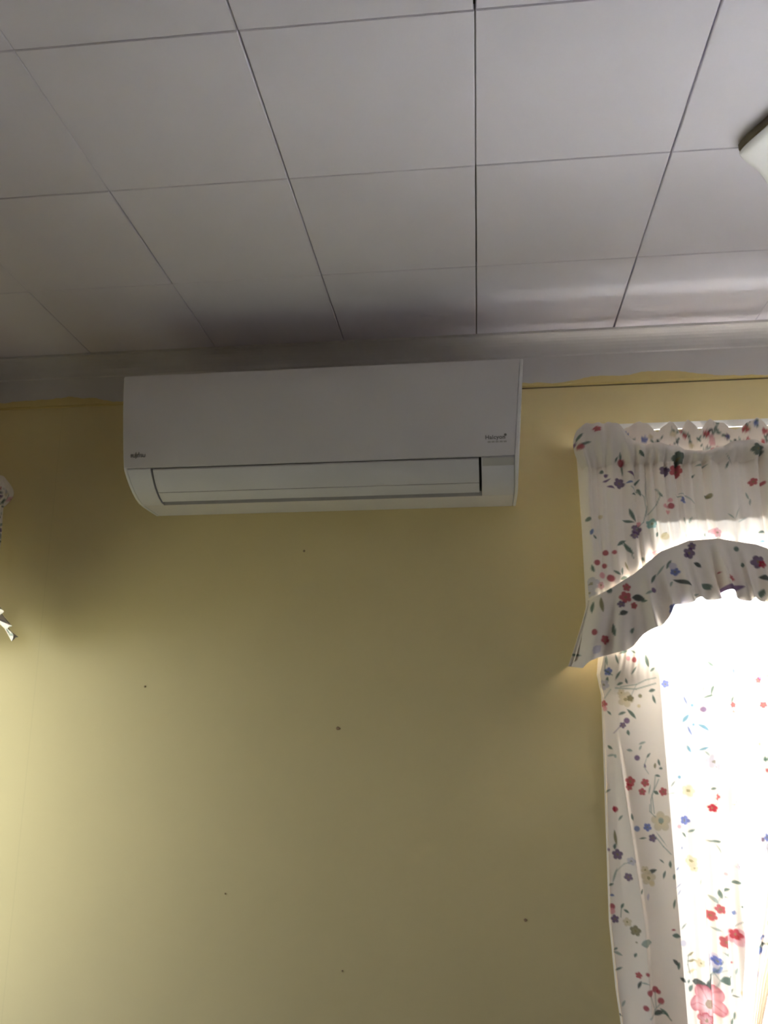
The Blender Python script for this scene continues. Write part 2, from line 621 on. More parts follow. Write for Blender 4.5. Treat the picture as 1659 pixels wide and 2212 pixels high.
# the loop over the middle letters of the maker's mark
v, f = [], []
for k in range(24):
    a = 2 * math.pi * k / 24
    for r in (1.0, 0.62):
        x, z = 0.0055 * math.sin(a) * r, 0.0030 * math.sin(a) * math.cos(a) * 2 * r
        v.append(Vector((-0.9490 + x, on_panel(0.761), ZC + 0.7608 + z)) - AO)
f = [(2 * k, 2 * k + 1, 2 * ((k + 1) % 24) + 1, 2 * ((k + 1) % 24)) for k in range(24)]
make('maker_loop', v, f, M_MARK, ac)
lettering('range_lettering', 'Halcyon', 0.0385, 0.7685, 0.0155, M_MARK, ac, 1.05)
v = [Vector((0.0655 + 0.0036 * math.cos(a), on_panel(0.775), ZC + 0.7745 + 0.0036 * math.sin(a))) - AO for a in [2 * math.pi * k / 12 for k in range(12)]]
make('range_dot', v, [tuple(range(12))], M_MARK, ac)
for k in range(5):
    x = 0.018 + k * 0.0105
    v = [Vector((xx, on_panel(zz), ZC + zz)) - AO for xx, zz in ((x, 0.7545), (x + 0.0085, 0.7545), (x + 0.0085, 0.7590), (x, 0.7590))]
    make('range_small_print', v, [(0, 1, 2, 3)], M_MARK2, ac)

# ------------------------------------------------------------------ ceiling lamp
lc = Vector((0.705, 0.362, CEIL))
cl = tag(empty('ceiling_lamp', lc), 'white opal glass ceiling lamp with a scalloped edge and dark brass pan', 'lamp')


def scallop(theta, R, amp):
    th = theta - math.radians(170.0)
    return R * (1 - amp + amp * (1 - 2 * abs(math.sin(3 * th)) ** 1.15) )


def scallop_disc(name, rings, mat, smooth=True):
    """rings: (radius factor, z, scallop amount) from the top centre out, under and back"""
    n = 144
    v, f = [], []
    for rf, z, amp in rings:
        for k in range(n):
            a = 2 * math.pi * k / n
            r = scallop(a, 0.172, 0.075 * amp) * rf
            v.append((r * math.cos(a), r * math.sin(a), z))
    for q in range(len(rings) - 1):
        for k in range(n):
            f.append((q * n + k, q * n + (k + 1) % n, (q + 1) * n + (k + 1) % n, (q + 1) * n + k))
    f.append(tuple(range(n)))
    f.append(tuple(range((len(rings) - 1) * n, len(rings) * n)))
    return make(name, v, f, mat, cl, smooth)


scallop_disc('brass_pan', [(0.6, -0.0005, 1), (0.985, -0.0005, 1), (1.0, -0.004, 1), (1.0, -0.016, 1), (0.97, -0.019, 1), (0.6, -0.019, 1)], M_BRONZE, False)
scallop_disc('glass_shade', [(0.4, -0.0195, 1), (0.97, -0.0195, 1), (0.995, -0.0215, 1), (1.0, -0.025, 1), (0.985, -0.029, 1), (0.9, -0.032, 0.9), (0.75, -0.035, 0.6), (0.5, -0.038, 0.3), (0.2, -0.0395, 0.0)], M_OPAL)
v, f, n = [], [], 16
for r, z in ((0.004, -0.037), (0.013, -0.041), (0.013, -0.046), (0.007, -0.050), (0.009, -0.056), (0.004, -0.061)):
    v += [(r * math.cos(2 * math.pi * k / n), r * math.sin(2 * math.pi * k / n), z) for k in range(n)]
f = [(q * n + k, q * n + (k + 1) % n, (q + 1) * n + (k + 1) % n, (q + 1) * n + k) for q in range(5) for k in range(n)] + [tuple(range(n)), tuple(range(5 * n, 6 * n))]
make('finial', v, f, M_BRONZE, cl, True)

# ------------------------------------------------------------------ printed cloth
BASE = np.array((0.84, 0.775, 0.70))
PAL = {'r': (0.40, 0.035, 0.06), 'p': (0.74, 0.33, 0.36), 'u': (0.15, 0.07, 0.20), 'b': (0.13, 0.19, 0.40), 'c': (0.12, 0.32, 0.44),
       'g': (0.085, 0.15, 0.115), 's': (0.30, 0.36, 0.31), 'n': (0.035, 0.055, 0.050), 'k': (0.25, 0.22, 0.10), 'y': (0.68, 0.57, 0.34), 'w': (0.55, 0.51, 0.58)}


class Print:
    def __init__(self, x, z):
        self.x, self.z = x, z
        self.c = np.tile(BASE, (len(x), 1))

    def near(self, x, z, r):
        return np.nonzero((np.abs(self.x - x) < r) & (np.abs(self.z - z) < r))[0]

    def lay(self, i, m, col, op=0.9):
        m = np.clip(m, 0, 1)[:, None] * op
        self.c[i] = self.c[i] * (1 - m) + np.array(col) * m

    def leaf(self, x, z, ln, w, ang, col):
        i = self.near(x, z, ln * 0.7 + 0.004)
        if not len(i):
            return
        a = math.radians(ang)
        dx, dz = self.x[i] - x, self.z[i] - z
        u, v = dx * math.cos(a) + dz * math.sin(a), -dx * math.sin(a) + dz * math.cos(a)
        half = np.maximum(w / 2 * (1 - (2 * u / ln) ** 2), -0.01)
        self.lay(i, (half - np.abs(v - 0.12 * w * np.cos(3 * u / ln))) / 0.0022 + 0.35, col, 0.88)

    def dot(self, x, z, r, col):
        i = self.near(x, z, r + 0.006)
        if len(i):
            d = np.hypot(self.x[i] - x, self.z[i] - z)
            self.lay(i, (r - d) / 0.0025 + 0.5, col, 0.85)

    def flower(self, x, z, r, col, fancy=False):
        i = self.near(x, z, r * 1.2 + 0.006)
        if not len(i):
            return
        dx, dz = self.x[i] - x, self.z[i] - z
        d, t = np.hypot(dx, dz), np.arctan2(dz, dx) + x * 90
        edge = r * (0.66 + 0.30 * np.abs(np.cos(2.5 * t)) ** 0.8)
        k = np.clip((edge - d) / 0.0022 + 0.5, 0, 1)
        tone = np.clip(d / edge, 0, 1)[:, None]
        c = np.array(col)
        if fancy:
            deep = np.array(PAL['r'])
            cc = (c * 0.55 + 0.42) * (1 - tone ** 2) + (deep * 0.6 + c * 0.4) * tone ** 2
            vein = np.clip(1 - np.abs(np.sin(2.5 * t)) * 5, 0, 1)[:, None]
            cc = cc * (1 - 0.5 * vein) + deep * 0.5 * vein
        else:
            cc = c * (0.62 + 0.38 * (1 - tone)) + 0.20 * tone * (c > 0.3)
        m = (k * (0.9 if fancy else 0.85))[:, None]
        self.c[i] = self.c[i] * (1 - m) + cc * m
        j = i[d < r * 0.22]
        self.c[j] = self.c[j] * 0.3 + np.array(PAL['k']) * 0.7

    def stem(self, pts, w, col):
        for (x0, z0), (x1, z1) in zip(pts, pts[1:]):
            ln = math.hypot(x1 - x0, z1 - z0)
            i = self.near((x0 + x1) / 2, (z0 + z1) / 2, ln / 2 + 0.006)
            if not len(i) or ln < 1e-6:
                continue
            dx, dz = self.x[i] - x0, self.z[i] - z0
            u = np.clip((dx * (x1 - x0) + dz * (z1 - z0)) / ln ** 2, 0, 1)
            d = np.hypot(dx - u * (x1 - x0), dz - u * (z1 - z0))
            self.lay(i, (w * 0.5 - d) / 0.002 + 0.5, col, 0.75)

    def listed(self, text):
        for ln in text.strip().splitlines():
            k = ln.split()
            col = PAL[k[1]]
            if k[0] == 's':
                self.stem([tuple(map(float, p.split(','))) for p in k[3:]], float(k[2]), col)
            else:
                n = list(map(float, k[2:]))
                if k[0] == 'l':
                    self.leaf(*n, col)
                elif k[0] == 'd':
                    self.dot(*n, col)
                else:
                    self.flower(*n, col, k[0] == 'F')

    def sprigs(self, seed, x0, x1, z0, z1, step=0.075):
        """sprigs of the same print over cloth the list does not cover"""
        rg = random.Random(seed)
        nx, nz = max(1, int((x1 - x0) / step)), max(1, int((z1 - z0) / step))
        for a in range(nx):
            for b in range(nz):
                x, z = x0 + (a + rg.uniform(0.1, 0.9)) * step, z0 + (b + rg.uniform(0.1, 0.9)) * step
                t = rg.uniform(0, 360)
                pts = [(x, z)]
                for q in range(4):
                    t += rg.uniform(-35, 35)
                    pts.append((pts[-1][0] + 0.012 * math.cos(math.radians(t)), pts[-1][1] + 0.012 * math.sin(math.radians(t))))
                self.stem(pts, 0.0018, PAL['s'])
                for p in pts[1:]:
                    self.leaf(p[0] + rg.uniform(-0.005, 0.005), p[1] + rg.uniform(-0.005, 0.005), rg.uniform(0.012, 0.024), 0.007, rg.uniform(0, 360), PAL[rg.choice('ggsgn')])
                for q in range(rg.choice((1, 2, 3))):
                    cx, cz, r = x + rg.uniform(-0.015, 0.015), z + rg.uniform(-0.015, 0.015), rg.uniform(0.006, 0.012)
                    self.flower(cx, cz, r, PAL[rg.choice('rrpubyw')])


def cloth(name, na, nt, fn, mat, parent=None, paint=None, origin=(0, 0, 0)):
    """grid of na x nt points; fn(A, T) -> X, Y, Z arrays; paint(Print) lays the pattern"""
    A, Tt = np.meshgrid(np.linspace(0, 1, na), np.linspace(0, 1, nt), indexing='ij')
    P = fn(A.ravel(), Tt.ravel())
    X, Y, Z, U, V = P
    idx = np.arange(na * nt).reshape(na, nt)
    F = np.stack([idx[:-1, :-1], idx[1:, :-1], idx[1:, 1:], idx[:-1, 1:]], -1).reshape(-1, 4)
    me = bpy.data.meshes.new(name)
    me.vertices.add(na * nt)
    co = np.stack([X - origin[0], Y - origin[1], Z - origin[2]], 1).astype(np.float32)
    me.vertices.foreach_set('co', co.ravel())
    me.loops.add(len(F) * 4)
    me.polygons.add(len(F))
    me.loops.foreach_set('vertex_index', F.ravel().astype(np.int32))
    me.polygons.foreach_set('loop_start', (np.arange(len(F)) * 4).astype(np.int32))
    me.polygons.foreach_set('use_smooth', np.ones(len(F), bool))
    me.update(calc_edges=True)
    pr = Print(U, V)
    if paint:
        paint(pr)
    at = me.color_attributes.new('print', 'FLOAT_COLOR', 'POINT')
    at.data.foreach_set('color', np.concatenate([pr.c, np.ones((len(X), 1))], 1).astype(np.float32).ravel())
    me.materials.append(mat)
    o = bpy.data.objects.new(name, me)
    if parent:
        o.parent = parent
    COL.objects.link(o)
    return o


def wobble(x, seed, lo, hi, n=6):
    """smooth irregular wave of x, about -1..1, wavelengths between lo and hi"""
    rg = random.Random(seed)
    s = np.zeros_like(x)
    for k in range(n):
        s += math.sin(1 + k) * 0 + np.sin(2 * math.pi * x / rg.uniform(lo, hi) + rg.uniform(0, 6.28)) * rg.uniform(0.5, 1)
    return s / (0.45 * n)


def smoothstep(a, b, x):
    t = np.clip((x - a) / (b - a), 0, 1)
    return t * t * (3 - 2 * t)


def valance(name, put, width, zk, stand, paint_body=None, paint_ruffle=None, label='', seed=1, loc=(0, 0, 0), flare=0.062, drop=None, back_d=0.147, kick=0.0):
    """gathered valance with an arched, ruffled hem and a ruffled header over the rod.
    put(a, d, z): a along the wall from the near end, d out from the wall, z above eye level; zk scales heights"""
    root = tag(empty(name, loc), label, 'valance')
    half = width / 2
    KA = [0.0, 0.04, 0.11, 0.181, 0.256, 0.329, 0.423, 0.468, 0.56, half]
    KZ = [0.355, 0.374, 0.417, 0.476, 0.504, 0.508, 0.489, 0.469, 0.42, 0.385]

    def seam(a):
        m = np.minimum(a, width - a)
        return zk(np.interp(m, KA, KZ))

    zt = zk(0.728)

    def ret(a):
        # ends turn back towards the wall
        m = np.minimum(a, width - a)
        return stand * (1 - np.clip(1 - m / 0.03, 0, 1) ** 2.2 * 0.30)

    def crease(a):
        # rounded gathers with sharp valleys between them
        return 1.2 - 2.2 * np.exp(-(wobble(a, seed, 0.045, 0.11) / 0.28) ** 2) ** 0.8 + 0.35 * wobble(a, seed + 1, 0.02, 0.04)

    def body(A, Tt):
        a = A * width
        z = zt + (seam(a) - zt) * Tt
        g = crease(a)
        big = wobble(a, seed + 5, 0.12, 0.3)
        amp = 0.0135 * (0.7 + 0.5 * np.exp(-Tt * 4) - 0.25 * Tt)
        d = ret(a) + amp * g + 0.008 * big * smoothstep(0, 0.5, Tt) + 0.010 * np.sin(math.pi * Tt)
        x, y, zz = put(a + 0.004 * wobble(a, seed + 9, 0.03, 0.06) * Tt - 0.006 * (1 - 2 * A) * np.sin(math.pi * Tt), d, z)
        return x, y, zz, *uv(a, z)

    def uv(a, z):
        return (0.285 + a / 0.970, z / 0.970 + ZC) if put.main else (a, z + ZC)

    b = cloth('valance_body', int(width / 0.0024), 190, body, M_LINED, root, paint_body, loc)

    # lined returns close both ends back to the wall
    for end in (0.0, 1.0):
        def side(A, Tt, end=end):
            a = end * width + 0 * A
            m = np.minimum(a, width - a)
            zs = seam(a)
            zb = zs - 0.16 * (drop or 1.0)
            z = zk(0.835) + (zb - zk(0.835)) * Tt
            k = np.clip((zs - z) / (zs - zb), 0, 1) ** 1.1
            sg = 1.0 if end == 0 else -1.0
            d = 0.0003 + A * (stand * 0.72 + 0.28 * stand * k)
            x, y, zz = put(a + sg * (0.004 - (flare - 0.006) * k + 0.003 * np.sin(A * 9 + Tt * 3)), d, z)
            return x, y, zz, *uv(a - sg * (stand - d), z)

        cloth('side_return', 40, 140, side, M_DOUBLE, root, paint_body, loc)

    # header: front layer leans forward and droops in the middle, back layer stands behind it
    def header_front(A, Tt):
        a = A * width
        m = np.minimum(a, width - a)
        droop = smoothstep(0.085, 0.165, m)
        lip = 0.771 + 0.014 * np.cos(2 * math.pi * (m - 0.425) / 0.235)
        top = zk(0.853 + droop * (lip - 0.853) + 0.005 * wobble(a, seed + 2, 0.025, 0.06) * (1 - 0.75 * droop))
        z = zt + (top - zt) * Tt
        puff = 0.012 * np.sin(math.pi * np.clip(Tt * 0.8, 0, 1)) * (1 - 0.5 * droop) + droop * (0.012 * Tt ** 2)
        g = wobble(a, seed + 3, 0.025, 0.06)
        g = crease(a) * (1 - Tt) + g * Tt
        d = ret(a) * (1 + 0.10 * np.sin(math.pi * Tt)) + puff + (0.0162 - 0.008 * Tt) * g
        x, y, zz = put(a - 0.022 * (1 - smoothstep(0, 0.06, a)) * np.sin(math.pi * np.clip(Tt * 0.9, 0, 1)) + 0.022 * smoothstep(width - 0.06, width, a) * np.sin(math.pi * np.clip(Tt * 0.9, 0, 1)), d, z)
        return x, y, zz, *uv(a, z)

    cloth('header_ruffle', int(width / 0.003), 36, header_front, M_DOUBLE, root, paint_body, loc)

    def header_back(A, Tt):
        a = 0.03 + A * (width - 0.06)
        zig = np.abs(((a / 0.075 + 0.3 * np.sin(a * 23)) % 1) - 0.5) * 2
        top = zk(0.830) + 0.034 * zig + 0.004 * wobble(a, seed + 4, 0.03, 0.07)
        z = zt - 0.02 + (top - zt + 0.02) * Tt
        d = back_d + 0.005 * wobble(a, seed + 6, 0.03, 0.08) * Tt
        x, y, zz = put(a, d, z)
        return x, y, zz, *uv(a, z)

    cloth('header_back', int(width / 0.003), 20, header_back, M_DOUBLE, root, lambda p: p.sprigs(seed + 40, p.x.min(), p.x.max(), p.z.min(), p.z.max(), 0.045), loc)

    # hem ruffle: gathered at the seam, flaring out below; its ends swing outward
    def ruffle(A, Tt):
        a = -0.004 + A * (width + 0.008)
        ac_ = np.clip(a, 0, width)
        m = np.minimum(ac_, width - ac_)
        s = seam(ac_)
        dz = (drop or 1.0) * np.interp(m, [0, 0.02, 0.06, 0.12, 0.2, 0.26, 0.4, 1.0], [0.165, 0.185, 0.180, 0.168, 0.150, 0.150, 0.150, 0.150]) + 0.010 * wobble(a, seed + 7, 0.05, 0.12)
        side = np.where(a < width / 2, 1.0, -1.0)
        out = flare * (1 - smoothstep(0.0, 0.13, m)) * side
        turn = 0.016 * smoothstep(0.03, 0.2, m) * side
        g = wobble(a, seed + 8, 0.030, 0.072)
        g2 = wobble(a, seed + 11, 0.09, 0.16)
        k = Tt ** 1.1
        z = s - dz * Tt + 0.006 * np.exp(-((Tt - 0.03) / 0.03) ** 2)
        d = ret(ac_) + 0.012 + (0.024 * g + 0.014 * g2 + 0.016 + kick) * k
        x, y, zz = put(a + (turn - out) * k + 0.007 * wobble(a, seed + 12, 0.03, 0.07) * k, np.maximum(d, 0.012), z)
        u, w = uv(a + (turn - out) * k, z)
        return x, y, zz, u, w

    cloth('hem_ruffle', int(width / 0.0022), 72, ruffle, M_DOUBLE, root, paint_ruffle, loc)
    # bound edge along the gathering seam
    return root


PRINT_BODY = """
l g 0.2968 2.0759 0.0273 0.0101 60
l g 0.2771 2.0745 0.0234 0.0094 120
l g 0.3072 2.0544 0.0234 0.0078 20
l g 0.3861 2.0139 0.0234 0.0078 100
l g 0.374 2.006 0.0195 0.0062 60
l u 0.3471 1.9492 0.0234 0.007 20
l u 0.3572 1.9284 0.0234 0.007 -30
l u 0.4133 1.9634 0.0273 0.0086 -35
l g 0.4268 1.9384 0.0234 0.0078 40
l b 0.4077 1.939 0.0195 0.007 0
l g 0.4322 1.9097 0.0273 0.0078 -70
l g 0.4187 1.9061 0.0156 0.0062 20
l g 0.4104 1.8459 0.0429 0.0101 110
l g 0.3998 1.8303 0.0312 0.0078 160
l s 0.4509 1.8568 0.0351 0.0039 80
l b 0.3014 1.803 0.0195 0.0094 70
l g 0.3081 1.7889 0.0156 0.0055 120
l g 0.3767 1.7694 0.0351 0.0101 30
l g 0.3946 1.7572 0.0429 0.0109 120
l g 0.4701 1.7907 0.0175 0.0086 60
l k 0.4886 1.7882 0.0195 0.0086 45
l g 0.3561 1.6898 0.0234 0.007 140
l g 0.3713 1.6933 0.0234 0.0078 80
l k 0.3873 1.7085 0.0273 0.007 110
l g 0.3737 1.6739 0.0273 0.0101 20
l g 0.297 1.7027 0.0234 0.007 100
l s 0.5369 1.8943 0.0234 0.0039 -20
l g 0.6116 1.892 0.0195 0.0062 130
l s 0.6012 1.9814 0.0351 0.0078 5
l g 0.5797 1.9536 0.0117 0.0062 60
l s 0.5459 1.8262 0.0234 0.0055 100
l s 0.5648 1.8296 0.0195 0.0055 70
l s 0.544 1.7829 0.0195 0.0055 90
l g 0.5942 1.7855 0.0156 0.0047 90
l s 0.6846 1.8421 0.0429 0.0031 60
l s 0.6654 1.8347 0.0234 0.0039 130
l s 0.6977 1.8259 0.0312 0.0035 30
l s 0.7197 1.8947 0.0234 0.0062 110
l s 0.7251 1.8766 0.0195 0.0055 80
l g 0.7453 1.7913 0.0234 0.0078 10
l c 0.7425 1.7661 0.0234 0.007 5
l g 0.4297 1.727 0.0132 0.0078 110
l s 0.4521 1.9213 0.0624 0.0031 88
l g 0.3915 1.9806 0.0429 0.0047 95
l g 0.6687 1.979 0.0234 0.0055 70
l s 0.674 1.9952 0.0351 0.0031 120
l g 0.4402 2.016 0.0234 0.0117 140
l g 0.4883 1.8999 0.0195 0.0062 120
f r 0.3293 2.0957 0.0101
d r 0.297 2.0464 0.0078
d u 0.2841 2.0595 0.007
d r 0.387 1.9993 0.0094
d g 0.3353 1.9763 0.0055
d u 0.3462 1.9656 0.0055
f u 0.381 1.9399 0.0171
f u 0.4188 1.8059 0.0156
f u 0.412 1.7902 0.0109
d y 0.3268 1.8443 0.0062
d g 0.2949 1.8404 0.0062
d r 0.3335 1.7429 0.0078
d r 0.3542 1.7444 0.0058
d r 0.3074 1.7181 0.0078
d r 0.3274 1.7079 0.007
d r 0.3402 1.6746 0.0094
d p 0.3183 1.6828 0.0086
f p 0.3109 1.6559 0.0117
f w 0.2909 1.664 0.0179
f w 0.2857 1.641 0.014
f p 0.4603 1.738 0.0117
d p 0.4989 1.8674 0.0062
d r 0.5139 1.8669 0.0086
d p 0.5032 1.8513 0.0055
d p 0.5133 1.883 0.0062
f b 0.5491 1.8839 0.0101
f p 0.6242 1.7906 0.014
d p 0.6135 1.7948 0.0086
f r 0.7345 1.9302 0.0117
d r 0.7602 1.9274 0.0055
f s 0.4594 1.8207 0.014
f r 0.5318 1.9675 0.0195
f u 0.5015 1.9685 0.0156
f g 0.5384 2.0001 0.0195
d k 0.6153 1.8919 0.007
d y 0.4901 1.7843 0.0094
d p 0.4256 1.8216 0.007
f g 0.7475 2.017 0.0179
s s 0.0027 0.4106,1.9267 0.4465,1.8971 0.4512,1.8608 0.4409,1.8251 0.4171,1.8079
s s 0.0027 0.4541,1.8487 0.4788,1.876 0.4883,1.8999 0.4786,1.9204
s g 0.0023 0.3767,1.7694 0.3982,1.7551 0.4036,1.7276
s s 0.0023 0.5376,1.9024 0.5599,1.8996 0.5766,1.8771
"""
PRINT_RUFFLE = """
l g 0.2868 1.5989 0.0351 0.0078 75
l k 0.3093 1.6023 0.0429 0.0117 95
l s 0.2629 1.5726 0.0429 0.0101 65
l g 0.3362 1.5339 0.0351 0.0101 92
l g 0.3781 1.5296 0.0195 0.0101 60
l n 0.3613 1.5768 0.0234 0.014 20
l n 0.4028 1.6159 0.0351 0.0195 -10
l g 0.4474 1.6686 0.0312 0.0086 60
l s 0.4334 1.6306 0.0273 0.0078 20
l n 0.5199 1.6557 0.0468 0.0117 -25
l g 0.5791 1.6431 0.0234 0.0156 -50
l n 0.5645 1.7027 0.0234 0.0132 -30
l g 0.4911 1.7062 0.0312 0.0094 60
l g 0.6772 1.6983 0.0132 0.0132 0
l n 0.7295 1.6629 0.0312 0.0156 -20
l g 0.72 1.6253 0.0234 0.0117 80
l u 0.6417 1.6343 0.0662 0.0195 15
l s 0.4677 1.6913 0.039 0.0062 50
l w 0.2888 1.4823 0.0312 0.0179 50
l g 0.2349 1.4717 0.0195 0.0078 -20
l g 0.5413 1.7322 0.0156 0.007 110
l g 0.4169 1.6081 0.0156 0.0078 0
l s 0.494 1.6523 0.0195 0.0078 60
l s 0.5497 1.6209 0.0234 0.0055 10
l r 0.6208 1.6804 0.0078 0.0055 0
f r 0.3699 1.6203 0.0171
f r 0.3755 1.647 0.0117
f u 0.3574 1.6015 0.0101
f r 0.3903 1.5971 0.0101
d r 0.2844 1.529 0.0086
f r 0.3108 1.5099 0.0132
f b 0.5042 1.6867 0.0117
d w 0.5 1.7022 0.0094
f u 0.5454 1.736 0.0171
f u 0.5545 1.7552 0.0117
f r 0.6447 1.6646 0.0101
f u 0.7182 1.7089 0.0187
f r 0.7282 1.701 0.0117
d u 0.445 1.638 0.007
f b 0.4901 1.5842 0.0156
d g 0.3304 1.6401 0.0078
d g 0.6674 1.7447 0.007
"""
